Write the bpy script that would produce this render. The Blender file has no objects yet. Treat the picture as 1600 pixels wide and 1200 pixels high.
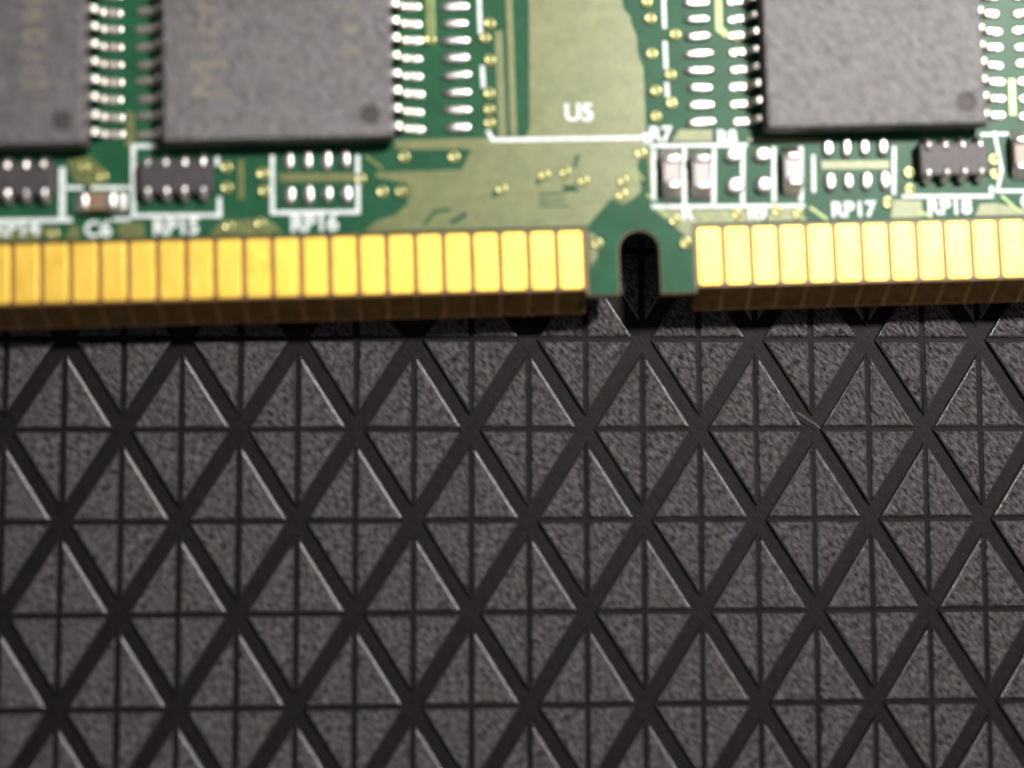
import bpy, bmesh, math, random
from mathutils import Matrix, Vector
random.seed(7)
S = 0.1                      # 1 Blender unit = 10 mm; every length below is in millimetres
scene = bpy.context.scene
COL = scene.collection

# ------------------------------------------------------------------ camera
CAM_TILT_X, CAM_TILT_Y, CAM_H = 0.0684, -0.03747, 53.69
cam_data = bpy.data.cameras.new('camera')
cam = bpy.data.objects.new('camera', cam_data)
COL.objects.link(cam)
rot = Matrix.Rotation(CAM_TILT_X, 4, 'X') @ Matrix.Rotation(CAM_TILT_Y, 4, 'Y')
cam.matrix_world = Matrix.Translation((0, 0, CAM_H * S)) @ rot
cam_data.sensor_width = 36.0
cam_data.lens = 1800.0 / 1600.0 * 36.0
cam_data.clip_start = 0.05
cam_data.clip_end = 200.0
cam_data.dof.use_dof = True
cam_data.dof.focus_distance = (CAM_H + 1.8) * S
cam_data.dof.aperture_fstop = 0.082
cam_data.dof.aperture_blades = 0
scene.camera = cam

# ------------------------------------------------------------------ light
world = bpy.data.worlds.new('World')
scene.world = world
world.use_nodes = True
bg = world.node_tree.nodes['Background']
bg.inputs['Color'].default_value = (1.0, 0.94, 0.98, 1)
bg.inputs['Strength'].default_value = 0.20

LAMP_POS = Vector((62, 60, 98))
LAMP_AIM = Vector((4, 6, 0))
lamp_data = bpy.data.lights.new('desk_lamp', 'AREA')
lamp_data.shape = 'DISK'
lamp_data.size = 17 * S
lamp_data.energy = 4300
lamp_data.color = (1.0, 0.965, 0.925)
lamp = bpy.data.objects.new('desk_lamp', lamp_data)
COL.objects.link(lamp)
lamp.location = LAMP_POS * S
lamp.rotation_euler = (LAMP_AIM - LAMP_POS).to_track_quat('-Z', 'Y').to_euler()

scene.view_settings.view_transform = 'Standard'
scene.view_settings.look = 'None'
scene.view_settings.exposure = 0.0
scene.view_settings.gamma = 1.0
scene.view_settings.use_curve_mapping = False


# ------------------------------------------------------------------ materials
def new_mat(name):
    m = bpy.data.materials.new(name)
    m.use_nodes = True
    nt = m.node_tree
    return m, nt, nt.nodes['Principled BSDF']


def pos_noise(nt, scale, detail=4, rough=0.6, stretch=None, angle=0.0):
    """noise read at the point's place in the scene, in BU"""
    g = nt.nodes.new('ShaderNodeNewGeometry')
    src = g.outputs['Position']
    if stretch:
        mp = nt.nodes.new('ShaderNodeMapping')
        mp.vector_type = 'TEXTURE'
        mp.inputs['Rotation'].default_value = (0, 0, angle)
        mp.inputs['Scale'].default_value = stretch
        nt.links.new(src, mp.inputs['Vector'])
        src = mp.outputs['Vector']
    n = nt.nodes.new('ShaderNodeTexNoise')
    n.inputs['Scale'].default_value = scale
    n.inputs['Detail'].default_value = detail
    n.inputs['Roughness'].default_value = rough
    nt.links.new(src, n.inputs['Vector'])
    return n


def ramp(nt, fac, c0, c1, p0=0.3, p1=0.7):
    r = nt.nodes.new('ShaderNodeValToRGB')
    r.color_ramp.elements[0].position = p0
    r.color_ramp.elements[1].position = p1
    r.color_ramp.elements[0].color = (*c0, 1)
    r.color_ramp.elements[1].color = (*c1, 1)
    nt.links.new(fac, r.inputs['Fac'])
    return r


def bump(nt, height, bsdf, strength, dist):
    b = nt.nodes.new('ShaderNodeBump')
    b.inputs['Strength'].default_value = strength
    b.inputs['Distance'].default_value = dist
    nt.links.new(height, b.inputs['Height'])
    nt.links.new(b.outputs['Normal'], bsdf.inputs['Normal'])
    return b


def mat_simple(name, c0, c1, rough, metal=0.0, spec=0.5, nscale=30, bstr=0.0, bscale=60, bdist=0.004,
               stretch=None, angle=0.0, rough2=None, p0=0.3, p1=0.7, tint=None, specvar=None):
    m, nt, p = new_mat(name)
    n = pos_noise(nt, nscale, 5, 0.65, stretch, angle)
    r = ramp(nt, n.outputs['Fac'], c0, c1, p0, p1)
    col = r.outputs['Color']
    if tint:                      # slow drift of hue over the surface
        n4 = pos_noise(nt, 9, 4, 0.6)
        r4 = ramp(nt, n4.outputs['Fac'], tint[0], tint[1], 0.35, 0.65)
        mx = nt.nodes.new('ShaderNodeMix')
        mx.data_type = 'RGBA'
        mx.blend_type = 'MULTIPLY'
        mx.inputs['Factor'].default_value = 1.0
        nt.links.new(col, mx.inputs['A'])
        nt.links.new(r4.outputs['Color'], mx.inputs['B'])
        col = mx.outputs['Result']
    nt.links.new(col, p.inputs['Base Color'])
    p.inputs['Roughness'].default_value = rough
    p.inputs['Metallic'].default_value = metal
    p.inputs['Specular IOR Level'].default_value = spec
    if specvar:                   # grain: some spots shine, some stay dull
        ms = nt.nodes.new('ShaderNodeMapRange')
        ms.inputs['From Min'].default_value = p0
        ms.inputs['From Max'].default_value = p1
        ms.inputs['To Min'].default_value = specvar[0]
        ms.inputs['To Max'].default_value = specvar[1]
        nt.links.new(n.outputs['Fac'], ms.inputs['Value'])
        nt.links.new(ms.outputs['Result'], p.inputs['Specular IOR Level'])
    if rough2 is not None:
        n3 = pos_noise(nt, nscale * 0.5, 4, 0.6)
        mr = nt.nodes.new('ShaderNodeMapRange')
        mr.inputs['From Min'].default_value = 0.3
        mr.inputs['From Max'].default_value = 0.7
        mr.inputs['To Min'].default_value = rough
        mr.inputs['To Max'].default_value = rough2
        nt.links.new(n3.outputs['Fac'], mr.inputs['Value'])
        nt.links.new(mr.outputs['Result'], p.inputs['Roughness'])
    if bstr > 0:
        n2 = pos_noise(nt, bscale, 5, 0.7, stretch, angle)
        bump(nt, n2.outputs['Fac'], p, bstr, bdist)
    return m


GRAIN = (2.1, 0.8, 1.0)
M = {}
HUES = ((0.92, 0.96, 0.84), (1.0, 0.88, 1.0))
M['facet'] = mat_simple('grained_black_plastic', (0.003, 0.0025, 0.0028), (0.054, 0.0455, 0.049), 0.46, spec=0.85,
                        nscale=60, bstr=1.0, bscale=64, bdist=0.022, stretch=GRAIN, angle=math.radians(-48), p0=0.39, p1=0.63, tint=HUES, specvar=(0.2, 1.2))
M['facet_edge'] = mat_simple('rubbed_black_plastic', (0.014, 0.0125, 0.013), (0.026, 0.023, 0.023), 0.27, spec=1.0,
                             nscale=70, bstr=0.5, bscale=60, bdist=0.010)
M['groove'] = mat_simple('smooth_black_plastic', (0.003, 0.0026, 0.0027), (0.009, 0.0074, 0.0080), 0.58, spec=0.09,
                         nscale=40, bstr=0.4, bscale=60, bdist=0.008, stretch=GRAIN, angle=math.radians(-48), tint=HUES)
M['fr4'] = mat_simple('bare_laminate', (0.085, 0.042, 0.012), (0.15, 0.078, 0.022), 0.5, nscale=40, bstr=0.3, bscale=80)
M['mask'] = mat_simple('green_solder_mask', (0.009, 0.046, 0.022), (0.013, 0.068, 0.032), 0.44, spec=0.13,
                       nscale=14, bstr=0.12, bscale=70)
M['pour'] = mat_simple('mask_over_copper', (0.076, 0.090, 0.028), (0.122, 0.135, 0.048), 0.46, metal=0.15, spec=0.6,
                       nscale=22, bstr=0.25, bscale=60)
M['trace_or_glint'] = mat_simple('mask_trace_glint', (0.11, 0.15, 0.045), (0.17, 0.21, 0.075), 0.42, metal=0.3, nscale=30)
M['gold'] = mat_simple('gold_plating', (0.93, 0.575, 0.075), (0.99, 0.69, 0.13), 0.44, metal=0.75, nscale=26,
                       bstr=0.35, bscale=55, bdist=0.005, rough2=0.54, stretch=(0.55, 3.2, 1.0), angle=0.03)
M['gold_shaded'] = mat_simple('shaded_gold', (0.036, 0.018, 0.0035), (0.10, 0.052, 0.009), 0.48, metal=0.65, nscale=24,
                            bstr=0.4, bscale=50, bdist=0.006)  # darkened gold: shade of the bevel is put into the colour
M['via'] = mat_simple('via_gold', (0.20, 0.20, 0.075), (0.34, 0.33, 0.14), 0.28, metal=0.5, nscale=40)
M['tin'] = mat_simple('tinned_solder', (0.44, 0.42, 0.40), (0.66, 0.63, 0.60), 0.35, metal=1.0, nscale=40,
                      bstr=0.4, bscale=38, bdist=0.010)
M['lead'] = mat_simple('lead_plating', (0.40, 0.38, 0.34), (0.60, 0.565, 0.50), 0.38, metal=1.0, nscale=40,
                       bstr=0.4, bscale=38, bdist=0.010)
M['silk'] = mat_simple('white_ink', (0.34, 0.39, 0.37), (0.62, 0.66, 0.64), 0.6, nscale=34, bstr=0.3, bscale=60)
M['epoxy'] = mat_simple('moulded_epoxy', (0.012, 0.0098, 0.011), (0.048, 0.039, 0.0425), 0.385, spec=0.9,
                        nscale=48, bstr=0.9, bscale=48, bdist=0.013, stretch=(1.9, 0.9, 1.0), angle=math.radians(-48), p0=0.31, p1=0.69, tint=HUES, specvar=(0.8, 1.5))
M['dimple'] = mat_simple('polished_epoxy', (0.030, 0.025, 0.027), (0.045, 0.038, 0.039), 0.65, spec=0.3, nscale=40)
M['mark'] = mat_simple('laser_mark', (0.105, 0.091, 0.070), (0.155, 0.134, 0.105), 0.65, nscale=60)
M['glass_black'] = mat_simple('resistor_glaze', (0.026, 0.022, 0.024), (0.055, 0.046, 0.05), 0.55, spec=0.3, nscale=40,
                              bstr=0.3, bscale=50)
M['ceramic_grey'] = mat_simple('grey_ceramic', (0.25, 0.225, 0.217), (0.34, 0.31, 0.30), 0.5, nscale=40, bstr=0.2, bscale=60)
M['ceramic_brown'] = mat_simple('brown_ceramic', (0.13, 0.085, 0.055), (0.19, 0.13, 0.085), 0.45, nscale=40, bstr=0.2, bscale=60)
M['hole'] = mat_simple('via_hole', (0.05, 0.06, 0.02), (0.09, 0.10, 0.03), 0.5, nscale=40)


# ------------------------------------------------------------------ mesh helpers (coordinates in mm)
def mesh_from_bm(bm, name, mat, smooth=False):
    me = bpy.data.meshes.new(name)
    bmesh.ops.recalc_face_normals(bm, faces=bm.faces[:])
    for v in bm.verts:
        v.co *= S
    bm.to_mesh(me)
    bm.free()
    me.materials.append(M[mat] if isinstance(mat, str) else mat)
    if smooth:
        for p in me.polygons:
            p.use_smooth = True
    return me


def link(name, me, parent=None, loc=(0, 0, 0), rz=0.0):
    o = bpy.data.objects.new(name, me)
    COL.objects.link(o)
    o.location = (loc[0] * S, loc[1] * S, loc[2] * S)
    o.rotation_euler = (0, 0, rz)
    if parent:
        o.parent = parent
    return o


def bm_loft(rings, cap=True):
    """rings: lists of (x,y,z), same length, bottom to top"""
    bm = bmesh.new()
    vs = [[bm.verts.new(p) for p in r] for r in rings]
    n = len(rings[0])
    for a, b in zip(vs[:-1], vs[1:]):
        for i in range(n):
            j = (i + 1) % n
            bm.faces.new((a[i], a[j], b[j], b[i]))
    if cap:
        bm.faces.new(vs[0][::-1])
        bm.faces.new(vs[-1])
    return bm


def rect(x0, x1, y0, y1, z):
    return [(x0, y0, z), (x1, y0, z), (x1, y1, z), (x0, y1, z)]


def rrect(w, h, r, z, n=3):
    pts = []
    for cx, cy, a0 in ((w / 2 - r, h / 2 - r, 0), (-w / 2 + r, h / 2 - r, 90), (-w / 2 + r, -h / 2 + r, 180), (w / 2 - r, -h / 2 + r, 270)):
        for k in range(n + 1):
            a = math.radians(a0 + 90 * k / n)
            pts.append((cx + r * math.cos(a), cy + r * math.sin(a), z))
    return pts


def bm_plate(pts, z0, z1, chamfer=0.0):
    """flat plate from a simple outline (may be concave)"""
    bm = bmesh.new()
    lo = [bm.verts.new((x, y, z0)) for x, y in pts]
    hi = [bm.verts.new((x, y, z1)) for x, y in pts]
    n = len(pts)
    for i in range(n):
        j = (i + 1) % n
        bm.faces.new((lo[i], lo[j], hi[j], hi[i]))
    bm.faces.new(lo[::-1])
    top = bm.faces.new(hi)
    if chamfer > 0:
        bmesh.ops.bevel(bm, geom=list(top.edges), offset=chamfer, segments=2, affect='EDGES', profile=0.6)
    return bm


def strip_outline(pts, w):
    """mitred outline of a polyline of width w"""
    L, R = [], []
    n = len(pts)
    for i in range(n):
        p = Vector(pts[i])
        if i == 0:
            d = (Vector(pts[1]) - p).normalized()
            nrm, k = Vector((-d.y, d.x)), 1
        elif i == n - 1:
            d = (p - Vector(pts[-2])).normalized()
            nrm, k = Vector((-d.y, d.x)), 1
        else:
            d0 = (p - Vector(pts[i - 1])).normalized()
            d1 = (Vector(pts[i + 1]) - p).normalized()
            n0, n1 = Vector((-d0.y, d0.x)), Vector((-d1.y, d1.x))
            nrm = (n0 + n1).normalized()
            k = 1 / max(0.35, nrm.dot(n0))
        L.append(p + nrm * (w / 2 * k))
        R.append(p - nrm * (w / 2 * k))
    return [tuple(v) for v in R + L[::-1]]


def dome(w, h, hz, n=18, e=3.0):
    """low solder pillow: superellipse outline"""
    rings = []
    for t, z in ((1.0, 0.0), (0.97, hz * 0.45), (0.82, hz * 0.82), (0.52, hz * 0.98), (0.18, hz)):
        ring = []
        for k in range(n):
            a = 2 * math.pi * k / n
            c, s = math.cos(a), math.sin(a)
            ring.append((t * w / 2 * math.copysign(abs(c) ** (2 / e), c), t * h / 2 * math.copysign(abs(s) ** (2 / e), s), z))
        rings.append(ring)
    return bm_loft(rings)


def join_bm(a, b):
    me = bpy.data.meshes.new('tmp')
    b.to_mesh(me)
    b.free()
    a.from_mesh(me)
    bpy.data.meshes.remove(me)
    return a


def text_mesh(name, body, size, mat, bold=0.0, depth=0.012, shear=0.0, spacing=1.0):
    cu = bpy.data.curves.new(name, 'FONT')
    cu.body = body
    cu.size = size * S
    cu.align_x = 'CENTER'
    cu.align_y = 'CENTER'
    cu.offset = bold * S
    cu.extrude = depth * S
    cu.space_character = spacing
    cu.resolution_u = 3
    o = bpy.data.objects.new(name + '_tmp', cu)
    COL.objects.link(o)
    dg = bpy.context.evaluated_depsgraph_get()
    me = bpy.data.meshes.new_from_object(o.evaluated_get(dg))
    bpy.data.objects.remove(o)
    bpy.data.curves.remove(cu)
    me.materials.clear()
    me.materials.append(M[mat])
    return me


# ------------------------------------------------------------------ the surface: black plastic panel with cut triangles
PA, PB = 2.6805, 4.2354         # half width and half height of a diamond
PX, PY = 0.1125, -2.6736        # where the lattice is pinned
DEPTH = 0.22
panel = link('textured_panel', mesh_from_bm(bm_plate([(-46, -32), (48, -32), (48, 46), (-46, 46)], -3.0, -DEPTH), 'textured_panel', 'groove'))
panel['kind'] = 'structure'
panel['label'] = 'black plastic panel cut into diamonds of small triangular facets'


def facet_bm(sx, sy):
    """one raised triangle: a ledge along its two straight sides makes the shallow cross grooves,
    the slanted side drops to the deep groove"""
    t, q = 0.13, 0.855
    g = math.sqrt(1 / PA ** 2 + 1 / PB ** 2)

    def tri(tt, k):
        qq = q - k * g
        return [(tt, tt), ((qq - tt / PB) * PA, tt), (tt, (qq - tt / PA) * PB)]
    prof = ((0.004, 0.0, -DEPTH - 0.02), (0.004, 0.02, -0.14), (t - 0.03, 0.025, -0.135), (t, 0.03, -0.085),
            (t + 0.025, 0.045, -0.064), (t + 0.045, 0.105, -0.031), (t + 0.065, 0.145, -0.012), (t + 0.085, 0.175, 0.0))
    rings = []
    for tt, k, z in prof:
        pts = [(sx * x, sy * y, z) for x, y in tri(tt, k)]
        rings.append(pts[::-1] if sx * sy < 0 else pts)
    return bm_loft(rings)


facet_me = {}
for sx in (1, -1):
    for sy in (1, -1):
        me = mesh_from_bm(facet_bm(sx, sy), 'facet', 'facet')
        me.materials.append(M['facet_edge'])
        me.materials.append(M['groove'])
        for p in me.polygons:
            if 0.3 < p.normal.z < 0.90 and abs(p.normal.x) > 0.05 and abs(p.normal.y) > 0.05:
                p.material_index = 1        # the rounded slanted rim is rubbed smooth
            elif p.center.z < -0.10 * S:
                p.material_index = 2        # the ledge in the cross grooves
        facet_me[sx, sy] = me

rest = bmesh.new()
n_fac = 0
for i in range(-18, 19):
    for j in range(-8, 12):
        if (i + j) % 2 != 0:
            continue
        cx, cy = PX + PA * i, PY + PB * j
        for (sx, sy), me in facet_me.items():
            mx, my = cx + sx * 0.9, cy + sy * 1.3
            seen = -23.2 < mx < 28.0 and -15.6 < my < 9.6
            if seen and n_fac < 300:
                o = link('facet', me, panel, (cx, cy, random.uniform(-0.008, 0.008)))
                o.rotation_euler = (random.gauss(0, 0.006), random.gauss(0, 0.006), random.gauss(0, 0.002))
                n_fac += 1
            elif -45 < mx < 47 and -31 < my < 45:
                tmp = me.copy()
                tmp.transform(Matrix.Translation((cx * S, cy * S, 0)))
                rest.from_mesh(tmp)
                bpy.data.meshes.remove(tmp)
me = bpy.data.meshes.new('outer_facets')
rest.to_mesh(me)
rest.free()
me.materials.append(M['facet'])
me.materials.append(M['facet_edge'])
me.materials.append(M['groove'])
o = link('outer_facets', me, panel)
o['kind'] = 'stuff'

# ------------------------------------------------------------------ the memory module
T = 2.47                         # height of the board's upper face above the panel
PHI, BX, BY = 0.03016, 10.2755, 7.9777
mod = bpy.data.objects.new('memory_module', None)
COL.objects.link(mod)
mod.location = (BX * S, BY * S, 0)
mod.rotation_euler = (0, 0, PHI)
mod['label'] = 'green memory circuit board with gold edge contacts and black chips lying on the panel'
mod['category'] = 'memory module'

X0, X1, YT = -40.0, 30.0, 30.6
YB = -0.34
SLX, SLR, SLY = -2.54, 0.93, 1.63
arc = [(SLX + SLR * math.cos(math.radians(a)), SLY + SLR * math.sin(math.radians(a))) for a in range(180, -1, -15)]
TONGUE_L, TONGUE_R = -4.95, -0.02
YF = -0.08
outline = [(X0, YF), (TONGUE_L - 0.02, YF), (TONGUE_L, YB - 0.001), (SLX - SLR, YB - 0.001)] + arc + [(SLX + SLR, YB - 0.001), (TONGUE_R, YB - 0.001), (TONGUE_R + 0.02, YF), (X1, YF), (X1, YT), (X0, YT)]
BEVEL, BEVEL_Z = 0.92, 1.16


def level(z, drop):
    # only the edge under the contacts is bevelled
    return [(x, y - drop if abs(y - YF) < 1e-6 else y, z) for x, y in outline]


board = link('circuit_board', mesh_from_bm(bm_loft([level(T - 1.27, BEVEL - 0.05), level(T - 1.22, BEVEL), level(T - BEVEL_Z, BEVEL), level(T - 0.02, 0.01), level(T, 0.0)]), 'circuit_board', 'fr4'), mod)

board.data.materials.append(M['mask'])
for p in board.data.polygons:         # the walls of the key slot are inked green too
    c = p.center / S
    if abs(p.normal.z) < 0.3 and c.y > YB + 0.2 and SLX - SLR - 0.1 < c.x < SLX + SLR + 0.1:
        p.material_index = 1
# solder mask: open over the contacts, running down the tongue round the key slot
ML, MR, MY = -4.86, -0.06, 2.72
marc = [(SLX + (SLR + 0.05) * math.cos(math.radians(a)), SLY + (SLR + 0.05) * math.sin(math.radians(a))) for a in range(180, -1, -15)]
mask_pts = [(X0 + .05, MY), (ML, MY), (ML, YB + .04), (SLX - SLR - .05, YB + .04)] + marc + [(SLX + SLR + .05, YB + .04), (MR, YB + .04), (MR, MY), (X1 - .05, MY), (X1 - .05, YT - .05), (X0 + .05, YT - .05)]
link('solder_mask', mesh_from_bm(bm_plate(mask_pts, T - 0.01, T + 0.03), 'solder_mask', 'mask'), mod)
# mask colour on the slot walls
Z0 = T + 0.03                    # top of the mask

# gold contacts
CW, CHT = 1.03, 2.60
bm = bm_loft([rrect(CW, CHT, 0.13, 0.0), rrect(CW, CHT, 0.13, 0.03), rrect(CW - 0.05, CHT - 0.05, 0.12, 0.05)])
contact_me = mesh_from_bm(bm, 'gold_contact', 'gold')
# plating runs on down the bevel, its shade put into a darker gold
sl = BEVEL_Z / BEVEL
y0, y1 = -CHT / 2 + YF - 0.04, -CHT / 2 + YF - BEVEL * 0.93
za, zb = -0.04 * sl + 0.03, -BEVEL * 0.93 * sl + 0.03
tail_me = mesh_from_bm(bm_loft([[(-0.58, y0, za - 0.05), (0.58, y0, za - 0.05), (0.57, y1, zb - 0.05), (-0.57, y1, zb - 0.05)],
                                [(-0.58, y0, za), (0.58, y0, za), (0.57, y1, zb), (-0.57, y1, zb)]]), 'contact_tail', 'gold_shaded')
for k in range(15):
    o = link('gold_contact', contact_me, mod, (1.27 * (k + 0.5), CHT / 2, T - 0.005))
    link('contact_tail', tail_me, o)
for k in range(25):
    o = link('gold_contact', contact_me, mod, (-5.019 - 1.27 * (k + 0.5), CHT / 2, T - 0.005))
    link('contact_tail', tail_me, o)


def plate_part(name, pts, mat, z0, z1, parent=board, chamfer=0.0):
    return link(name, mesh_from_bm(bm_plate(pts, z0, z1, chamfer), name, mat), parent)


# copper areas under the mask
ZP = Z0 + 0.035
pours = [
    # the big pour between the key slot and the empty chip place
    [(-14.9, 2.80), (-14.3, 3.3), (-13.5, 3.5), (-12.9, 4.0), (-12.9, 4.95), (-14.3, 5.25), (-14.3, 5.5), (-10.45, 5.5), (-9.95, 6.45),
     (-13.4, 6.5), (-13.4, 6.95), (-7.42, 6.95), (-7.42, 7.2), (-7.3, 7.3), (-7.15, 13.3), (-7.15, 27.5), (-2.9, 27.5), (-2.9, 13.25), (-2.82, 12.8), (-2.52, 12.45),
     (-2.52, 12.15), (-2.27, 11.5), (-2.27, 10.72), (-2.03, 10.0), (-2.03, 6.3), (-2.5, 5.6), (-2.35, 4.35), (-2.66, 4.05), (-3.24, 3.75), (-3.72, 4.08), (-4.86, 2.80)],
    [(-31.8, 2.80), (-29.2, 2.80), (-28.6, 3.35), (-31.8, 3.35)],
    [(-28.1, 2.80), (-27.45, 2.80), (-27.45, 3.3), (-27.8, 3.45)],
    [(-25.6, 2.80), (-24.6, 2.80), (-24.6, 3.45), (-25.5, 3.5), (-25.85, 3.2)],
    [(-21.8, 2.80), (-19.0, 2.80), (-18.7, 3.2), (-19.9, 3.5), (-21.2, 3.45)],
    [(-28.0, 6.35), (-26.95, 6.5), (-26.3, 5.9), (-26.35, 5.25), (-26.85, 5.15), (-27.6, 5.35)],
    [(-25.42, 6.9), (-25.0, 6.9), (-25.0, 8.4), (-25.3, 8.6)],
    [(3.3, 2.82), (5.2, 2.82), (4.6, 3.4), (3.5, 3.4)],
    [(9.0, 2.82), (10.5, 2.82), (10.5, 3.6), (9.2, 3.68)],
    [(12.9, 2.82), (15.8, 2.82), (15.8, 3.0), (13.9, 3.4), (13.2, 3.4)],
    [(5.95, 5.15), (9.1, 5.1), (9.1, 5.5), (5.95, 5.55)],
    [(-1.95, 3.52), (-1.72, 3.40), (-1.12, 2.90), (-0.16, 1.95), (-0.12, 2.78), (3.15, 2.82), (3.15, 3.36), (-1.5, 3.46)],
    [(-2.0, 6.25), (-1.95, 4.45), (-1.86, 4.35), (-1.86, 6.28)],
    [(-4.82, 0.9), (-4.45, 1.4), (-4.45, 2.3), (-4.82, 2.6)],
    [(-0.9, 6.6), (1.0, 6.55), (1.0, 7.1), (-0.5, 7.15)],
    [(2.6, 6.5), (6.0, 6.42), (6.0, 6.6), (2.6, 6.7)],
    [(-18.6, 5.15), (-15.3, 5.1), (-15.3, 5.5), (-18.6, 5.55)],
]
for p in pours:
    plate_part('copper_pour', p, 'pour', Z0 - 0.005, ZP, chamfer=0.012)

# copper lines under the mask, plus blurred via glints put in as raised strips
traces_glints = [
    ([(-20.3, 6.2), (-20.32, 4.4)], 0.26, 'pour'),
    ([(-11.64, 14.6), (-11.66, 11.75)], 0.42, 'trace_or_glint'),
    ([(1.58, 14.4), (1.52, 11.8), (1.95, 11.42)], 0.34, 'trace_or_glint'),
    ([(15.03, 9.2), (14.98, 7.45)], 0.34, 'trace_or_glint'),
    ([(-8.06, 26.0), (-8.06, 7.0)], 0.30, 'pour'),
    ([(-8.60, 11.9), (-8.56, 7.0)], 0.36, 'pour'),
    ([(-14.75, 6.25), (-13.98, 5.62)], 0.13, 'trace_or_glint'),  # short diagonals from here, among them blurred via glints drawn as strips
    ([(-2.12, 4.22), (-1.20, 3.08)], 0.15, 'trace_or_glint'),
    ([(-3.0, 5.35), (-2.45, 4.75)], 0.11, 'trace_or_glint'),
    ([(-2.72, 5.42), (-2.2, 4.85)], 0.11, 'trace_or_glint'),
    ([(5.3, 3.42), (6.1, 2.82)], 0.15, 'trace_or_glint'),
    ([(4.6, 3.30), (5.0, 2.84)], 0.12, 'trace_or_glint'),
    ([(10.3, 3.1), (10.95, 2.82)], 0.15, 'trace_or_glint'),
    ([(14.2, 3.75), (15.0, 2.95)], 0.15, 'trace_or_glint'),
    ([(0.15, 3.3), (0.6, 2.87)], 0.12, 'trace_or_glint'),
    ([(1.3, 3.3), (1.75, 2.85)], 0.14, 'trace_or_glint'),
    ([(-27.6, 6.35), (-26.2, 5.45)], 0.14, 'trace_or_glint'),
    ([(-19.2, 3.4), (-18.6, 2.85)], 0.13, 'trace_or_glint'),
    ([(-20.6, 3.35), (-20.0, 2.85)], 0.13, 'trace_or_glint'),
]
for pts, w, mt in traces_glints:
    plate_part('trace_or_glint', strip_outline(pts, w), mt, Z0 - 0.004, ZP + 0.012, chamfer=0.012)
# grooves between neighbouring conductors in the big pour: thin lines laid over it, dark mask colour
for pts, w in (([(-7.0, 4.30), (-5.9, 4.33), (-5.3, 4.75)], 0.10), ([(-7.0, 4.02), (-5.75, 4.03)], 0.09), ([(-7.0, 3.78), (-5.6, 3.75)], 0.08),
               ([(-12.2, 3.05), (-11.7, 3.65), (-11.0, 3.7)], 0.16), ([(-11.0, 3.1), (-10.3, 3.5)], 0.22), ([(-5.35, 5.5), (-5.15, 6.1)], 0.16),
               ([(-5.9, 4.62), (-5.2, 4.45)], 0.22), ([(-9.1, 4.25), (-8.9, 4.45)], 0.24), ([(-7.1, 4.8), (-6.95, 4.95)], 0.22)):
    plate_part('clearance_line', strip_outline(pts, w), 'mask', ZP - 0.01, ZP + 0.004)

# vias: a ring with a filled hole
def via_mesh():
    rings = []
    n = 14
    for r, z in ((0.29, 0.0), (0.27, 0.05), (0.21, 0.085), (0.15, 0.075), (0.10, 0.03), (0.04, 0.02)):
        rings.append([(r * math.cos(2 * math.pi * k / n), r * math.sin(2 * math.pi * k / n), z) for k in range(n)])
    return mesh_from_bm(bm_loft(rings), 'via', 'via', True)


via_me = via_mesh()
vias = [(-13.02, 6.16), (-10.78, 6.11), (-14.04, 4.6), (-13.22, 4.58), (-8.68, 4.59), (-6.73, 5.19), (-5.79, 5.29), (-4.97, 4.88), (-2.32, 6.09),
        (-3.16, 4.84), (-3.25, 4.2), (-0.91, 2.98), (-0.46, 1.93), (-4.46, 2.0), (-8.97, 12.23), (-9.2, 11.57), (-9.02, 10.53), (-9.1, 8.99),
        (-9.12, 8.25), (-9.12, 7.63), (-1.75, 13.12), (-1.62, 12.33), (-1.62, 10.68), (-1.5, 8.95), (-0.80, 9.68), (-0.80, 8.37), (-1.55, 7.76),
        (-27.25, 6.02), (-26.43, 5.56), (-19.29, 4.76), (-19.36, 5.54), (-15.0, 5.21), (-11.69, 11.55), (-0.50, 11.56), (9.97, 4.92), (9.95, 4.12),
        (8.9, 3.55), (13.95, 5.43), (3.80, 3.30), (1.94, 3.19), (-20.95, 5.87), (-20.95, 4.95), (-19.5, 3.3), (-20.9, 3.2), (-28.6, 3.05), (4.75, 3.15),
        (13.95, 4.75), (2.3, 11.42)]
for v in vias:
    link('via', via_me, board, (v[0], v[1], ZP - 0.02))

# ------------------------------------------------------------------ memory chips
BW, BL, BH = 10.16, 22.22, 1.10
LEAD0 = 7.45                     # y of the lowest lead; the rest follow every 0.8 mm
CY0 = LEAD0 - 0.71


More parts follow.
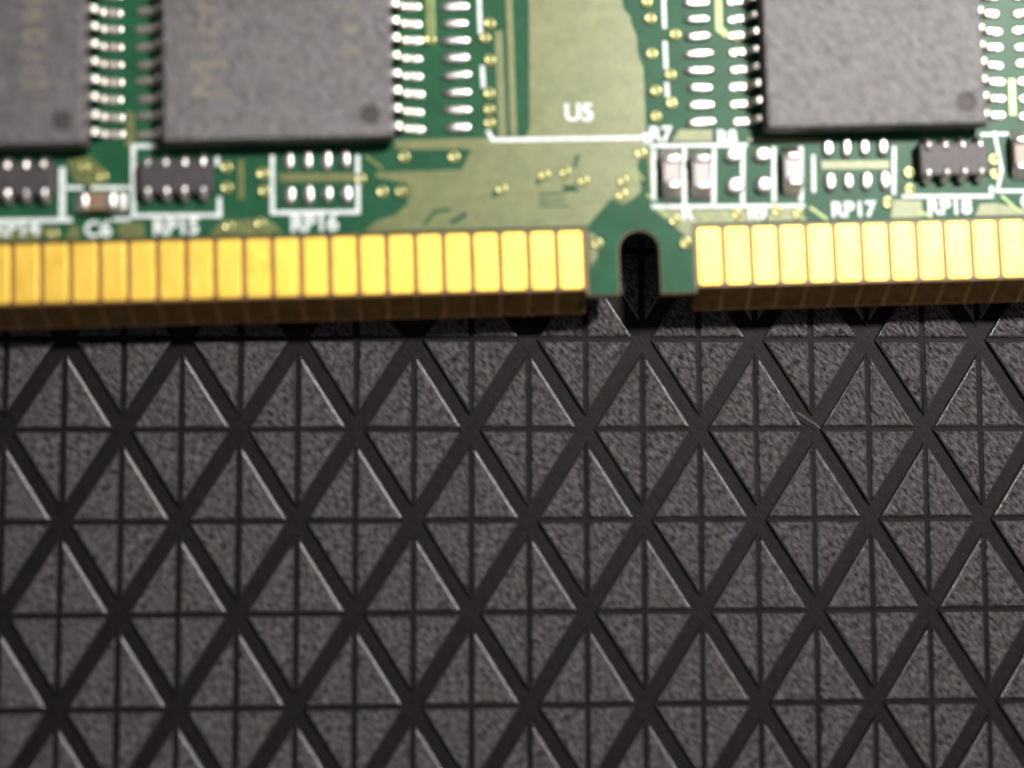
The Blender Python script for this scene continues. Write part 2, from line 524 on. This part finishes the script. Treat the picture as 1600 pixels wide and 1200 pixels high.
def chip_body(dx, dy):
    """epoxy body with a round mould mark sunk into the top; (dx, dy) its centre from the body's lower left"""
    x0, x1, y0, y1 = -BW / 2, BW / 2, 0.0, BL
    ins = lambda k: (x0 + k, x1 - k, y0 + k, y1 - k)
    rings = [rect(*ins(0.12), 0.06), rect(*ins(0.0), 0.50), rect(*ins(0.0), 0.62), rect(*ins(0.10), 1.03), rect(*ins(0.14), 1.085), rect(*ins(0.21), BH)]
    bm = bmesh.new()
    vs = [[bm.verts.new(p) for p in r] for r in rings]
    for a, b in zip(vs[:-1], vs[1:]):
        for i in range(4):
            j = (i + 1) % 4
            bm.faces.new((a[i], a[j], b[j], b[i]))
    bm.faces.new(vs[0][::-1])
    cx, cy = x0 + dx, y0 + dy
    r = 0.47
    q = 0.52
    n = 6
    sq = []
    cor = [(cx - q, cy - q), (cx + q, cy - q), (cx + q, cy + q), (cx - q, cy + q)]
    side = []
    for i in range(4):
        a, b = Vector(cor[i]), Vector(cor[(i + 1) % 4])
        side.append([bm.verts.new((*a.lerp(b, k / n), BH)) for k in range(n)])
    flat = [v for s in side for v in s]
    top = vs[-1]
    for i in range(4):
        j = (i + 1) % 4
        chain = side[i] + [side[j][0]]
        bm.faces.new([top[i], top[j]] + chain[::-1])
    N = len(flat)
    circ = []
    for v in flat:
        d = Vector((v.co.x - cx, v.co.y - cy)).normalized()
        circ.append(bm.verts.new((cx + d.x * r, cy + d.y * r, BH)))
    floor = [bm.verts.new((cx + (c.co.x - cx) * 0.93, cy + (c.co.y - cy) * 0.93, BH - 0.06)) for c in circ]
    for i in range(N):
        j = (i + 1) % N
        bm.faces.new((flat[i], flat[j], circ[j], circ[i]))
        bm.faces.new((circ[i], circ[j], floor[j], floor[i]))
    f = bm.faces.new(floor)
    bmesh.ops.recalc_face_normals(bm, faces=bm.faces[:])
    f.material_index = 1
    me = mesh_from_bm(bm, 'memory_chip', 'epoxy')
    me.materials.append(M['dimple'])
    return me


def lead_mesh():
    """gull-wing lead pointing to +x from the body wall, with its solder pad"""
    path = [(-0.10, 0.56), (0.16, 0.56), (0.25, 0.53), (0.32, 0.46), (0.44, 0.22), (0.51, 0.15), (0.60, 0.12), (0.92, 0.11)]
    t = 0.07
    hw = 0.15
    rings = []
    for i, (x, z) in enumerate(path):
        a = Vector(path[max(0, i - 1)])
        b = Vector(path[min(len(path) - 1, i + 1)])
        d = (b - a).normalized()
        nx, nz = -d.y, d.x
        c = 0.035
        prof = [(-hw, -t), (hw, -t), (hw, t - c), (hw - c, t), (-hw + c, t), (-hw, t - c)]
        rings.append([(x + nx * w, y, z + nz * w) for y, w in prof])
    bm = bm_loft(rings)
    d = dome(1.16, 0.44, 0.10)
    bmesh.ops.translate(d, verts=d.verts[:], vec=(0.78, 0, 0.0))
    join_bm(bm, d)
    return mesh_from_bm(bm, 'lead', 'lead', False)


lead_me = lead_mesh()
chip_me = chip_body(BW - 1.05, 1.05)
marks = {
    -31.85: [('D1098', 1.5, 2.95, 2.6)],
    -18.45: [('M', 2.5, -2.85, 1.75), ('icron', 1.9, -3.05, 4.0), ('1 9 4 6', 1.1, 3.3, 2.6)],
}
for cx in (-31.85, -18.45, 8.30, 21.66):
    ch = link('memory_chip', chip_me, mod, (cx, CY0, Z0 + 0.02))
    ch['label'] = {-31.85: 'black chip at the left edge', -18.45: 'black chip left of the bare chip place', 8.30: 'black chip right of the bare chip place, greyed by glare', 21.66: 'black chip at the right edge'}[cx]
    for k in range(27):
        y = 0.71 + 0.8 * k
        link('lead', lead_me, ch, (BW / 2, y, 0.0 - 0.02))
        link('lead', lead_me, ch, (-BW / 2, y, 0.0 - 0.02), math.pi)
    for body, size, mx, my in marks.get(cx, []):
        adv = my
        for c in body:             # the line of letters runs up the chip
            w = size * {'M': 0.83, 'i': 0.29, 'r': 0.40, ' ': 0.30}.get(c, 0.60)
            if c != ' ':
                link('printed_letter', text_mesh('printed_letter', c, size, 'mark', 0.0, 0.004), ch, (mx, adv + w / 2, BH + 0.003), math.pi / 2)
            adv += w
# chips soldered to the underside carry the board on the panel
bot_me = mesh_from_bm(bm_loft([rect(-5.0, 5.0, 0.1, 22.1, 0.0), rect(-5.08, 5.08, 0.0, 22.2, 0.5), rect(-5.0, 5.0, 0.1, 22.1, 1.21)]), 'underside_chip', 'epoxy')
for cx in (-31.85, -18.45, 8.30, 21.66):
    link('underside_chip', bot_me, mod, (cx, CY0, 0.0))

# the empty chip place: two columns of tinned pads
pad_me = mesh_from_bm(dome(1.34, 0.46, 0.15), 'solder_pad', 'tin', True)
for k in range(14):
    link('solder_pad', pad_me, board, (-10.52, LEAD0 + 0.8 * k, Z0))
    link('solder_pad', pad_me, board, (0.55, LEAD0 + 0.8 * k, Z0))

# ------------------------------------------------------------------ resistor arrays
def solder_cap(prof, hw):
    """rounded metal end cap: a side profile (y, z) swept across x, sinking towards both flanks"""
    rings = []
    for x, f, g in ((-1.0, 0.70, 0.90), (-0.86, 0.88, 0.97), (-0.5, 0.98, 1.0), (0.0, 1.0, 1.0), (0.5, 0.98, 1.0), (0.86, 0.88, 0.97), (1.0, 0.70, 0.90)):
        rings.append([(x * hw, y if y < 0 else y * g, z * f) for y, z in prof])
    return bm_loft(rings)


def term_mesh():
    """rounded tin bump wrapped over the package edge, its fillet running out onto the board"""
    n = 16
    rings = []
    for a in (0, 14, 28, 42, 56, 70, 84):
        t, z = math.cos(math.radians(a)), math.sin(math.radians(a))
        ring = []
        for k in range(n):
            b = 2 * math.pi * k / n
            c, q = math.cos(b), math.sin(b)
            w = 0.25 * math.copysign(abs(c) ** 0.8, c) * t
            h = (0.50 if q > 0 else 0.36) * math.copysign(abs(q) ** 0.8, q) * t
            ring.append((w, h + 0.02, 0.62 * z ** 0.85))
        rings.append(ring)
    return mesh_from_bm(bm_loft(rings), 'terminal', 'tin', True)


term_me = term_mesh()
ra_me = mesh_from_bm(bm_loft([rect(-1.58, 1.58, -0.74, 0.74, 0.0), rect(-1.58, 1.58, -0.74, 0.74, 0.46), rect(-1.52, 1.52, -0.68, 0.68, 0.52)]), 'resistor_array', 'glass_black')
for cx, cy in ((-30.02, 5.42), (-23.10, 5.37), (11.93, 5.38)):
    ra = link('resistor_array', ra_me, mod, (cx, cy, Z0))
    for k in range(4):
        x = (k - 1.5) * 0.81
        link('terminal', term_me, ra, (x, 0.58, 0))
        link('terminal', term_me, ra, (x, -0.58, 0), math.pi)
rpad_me = mesh_from_bm(dome(0.50, 0.92, 0.20, e=2.6), 'solder_pad', 'tin', True)
for cx, cy in ((-16.90, 5.30), (7.55, 5.33)):
    for k in range(4):
        x = cx + (k - 1.5) * 0.845
        link('solder_pad', rpad_me, board, (x, cy + 0.77, Z0))
        link('solder_pad', rpad_me, board, (x + 0.02, cy - 0.77, Z0))

# single chip components
def part_2pin(name, cx, cy, rz, mat, label=None):
    bm = bm_loft([rect(-0.40, 0.40, -0.55, 0.55, 0.02), rect(-0.40, 0.40, -0.55, 0.55, 0.44), rect(-0.35, 0.35, -0.55, 0.55, 0.49)])
    p = link(name, mesh_from_bm(bm, name, mat), mod, (cx, cy, Z0), rz)
    for sgn in (1, -1):
        prof = [(-0.22, 0.0), (-0.22, 0.48), (-0.17, 0.53), (-0.05, 0.565), (0.08, 0.55), (0.17, 0.49), (0.24, 0.36), (0.34, 0.16), (0.52, 0.05), (0.56, 0.0)]
        link('terminal', mesh_from_bm(solder_cap(prof, 0.43), 'terminal', 'tin', True), p, (0, sgn * 0.63, 0), 0 if sgn > 0 else math.pi)
    return p


part_2pin('capacitor', -0.99, 5.08, 0, 'ceramic_grey')
part_2pin('capacitor', 0.36, 5.06, 0, 'ceramic_grey')
part_2pin('capacitor', 4.53, 5.09, 0, 'ceramic_grey')
part_2pin('capacitor', 15.12, 5.58, 0, 'ceramic_brown')
part_2pin('capacitor', -26.52, 4.38, math.pi / 2, 'ceramic_brown')
spad_me = mesh_from_bm(dome(0.80, 0.82, 0.26, e=2.5), 'solder_pad', 'tin', True)
for x in (1.92, 3.24):
    link('solder_pad', spad_me, board, (x, 5.89, Z0))
    link('solder_pad', spad_me, board, (x, 4.48, Z0))

# ------------------------------------------------------------------ white print
ZS = ZP + 0.012
silk = [
    ([(-28.17, 6.04), (-28.19, 3.76)], 0.26),
    ([(-33.0, 3.70), (-27.75, 3.66)], 0.20),
    ([(-23.99, 6.90), (-25.05, 6.92), (-25.07, 3.77), (-21.27, 3.70), (-21.27, 4.54)], 0.20),
    ([(-21.33, 6.37), (-21.33, 5.95)], 0.19),
    ([(-18.89, 6.38), (-18.93, 3.76), (-15.12, 3.70), (-15.08, 6.29)], 0.20),
    ([(-28.01, 5.11), (-27.28, 5.09)], 0.17),
    ([(-26.90, 5.08), (-25.20, 5.04)], 0.17),
    ([(-26.0, 3.62), (-25.20, 3.64)], 0.17),
    ([(-9.42, 14.5), (-9.40, 11.75)], 0.21),
    ([(-9.36, 10.3), (-9.34, 9.25)], 0.21),
    ([(-9.22, 7.30), (-9.0, 6.85), (-2.3, 6.80), (-1.45, 7.10)], 0.20),
    ([(-0.95, 14.3), (-0.97, 11.85)], 0.21),
    ([(-0.98, 11.25), (-0.98, 9.95)], 0.21),
    ([(-0.98, 9.35), (-0.98, 8.65)], 0.21),
    ([(5.60, 5.85), (5.54, 4.10)], 0.19),
    ([(9.36, 6.15), (9.22, 3.90)], 0.20),
    ([(9.60, 3.82), (13.74, 3.73), (13.76, 4.20)], 0.19),
    ([(14.05, 6.75), (14.30, 4.9), (14.02, 3.96), (15.9, 3.92)], 0.17),
    ([(13.4, 6.60), (16.2, 6.62)], 0.18),
]
for i, (pts, w) in enumerate(silk):
    plate_part('silkscreen_line', strip_outline(pts, w), 'silk', Z0 - 0.003, ZS + 0.002 * (i % 3))
# frames round the five small parts: one ladder of white lines
xs = [(-1.70, -1.81), (-0.30, -0.41), (1.06, 0.93), (2.38, 2.25), (3.80, 3.69), (5.06, 4.94)]
for a, b in xs:
    plate_part('silkscreen_line', strip_outline([(a, 6.25), (b, 3.70)], 0.21), 'silk', Z0 - 0.003, ZS)
plate_part('silkscreen_line', strip_outline([(-1.9, 6.42), (2.6, 6.36)], 0.18), 'silk', Z0 - 0.003, ZS + 0.003)
plate_part('silkscreen_line', strip_outline([(-1.92, 3.62), (5.1, 3.50)], 0.18), 'silk', Z0 - 0.003, ZS + 0.003)
plate_part('silkscreen_line', strip_outline([(-2.2, 6.95), (-1.9, 6.55)], 0.30), 'silk', Z0 - 0.003, ZS + 0.005)

texts = [('RP14', -30.2, 3.30, 0.98), ('C6', -26.62, 3.18, 1.00), ('RP15', -23.2, 3.19, 0.98), ('RP16', -17.08, 3.20, 1.02), ('U5', -5.05, 7.98, 1.12),
         ('R7', -1.38, 6.92, 0.95), ('R8', 1.66, 6.72, 0.85), ('R', -0.30, 3.24, 0.9), ('R9', 2.9, 3.16, 0.8), ('RP17', 7.3, 3.24, 0.98), ('RP18', 11.75, 3.24, 0.98),
         ('C7', 15.6, 3.42, 0.9)]
for body, x, y, size in texts:
    link('silkscreen_text', text_mesh('silkscreen_text', body, size, 'silk', 0.035, 0.012), board, (x, y, ZS + 0.012))

# no two solder joints are quite alike
for o in mod.children_recursive:
    if o.name.split('.')[0] in ('solder_pad', 'terminal', 'lead', 'via'):
        k = 0.10 if o.name.startswith(('solder_pad', 'terminal')) else 0.05
        o.scale = (random.uniform(1 - k, 1 + k), random.uniform(1 - k, 1 + k), random.uniform(1 - 1.8 * k, 1 + 1.8 * k))
        o.rotation_euler.z += random.gauss(0, 0.035)

# a fibre caught on the panel
fib = bmesh.new()
pts = [(-0.55, 0.34, 0.02), (-0.25, 0.13, 0.07), (0.05, -0.06, 0.08), (0.32, -0.22, 0.06), (0.52, -0.40, 0.02)]
rings = [[(x + 0.020 * math.cos(a) * 0.6, y + 0.020 * math.cos(a) * 0.8, z + 0.020 * math.sin(a)) for a in (0, 1.26, 2.51, 3.77, 5.03)] for x, y, z in pts]
fib.free()
fo = link('lint_fibre', mesh_from_bm(bm_loft(rings), 'lint_fibre', 'mark'), None, (16.0, 2.0, 0.0))
fo['label'] = 'short pale fibre lying across a groove crossing right of the middle'
fo['category'] = 'fibre'
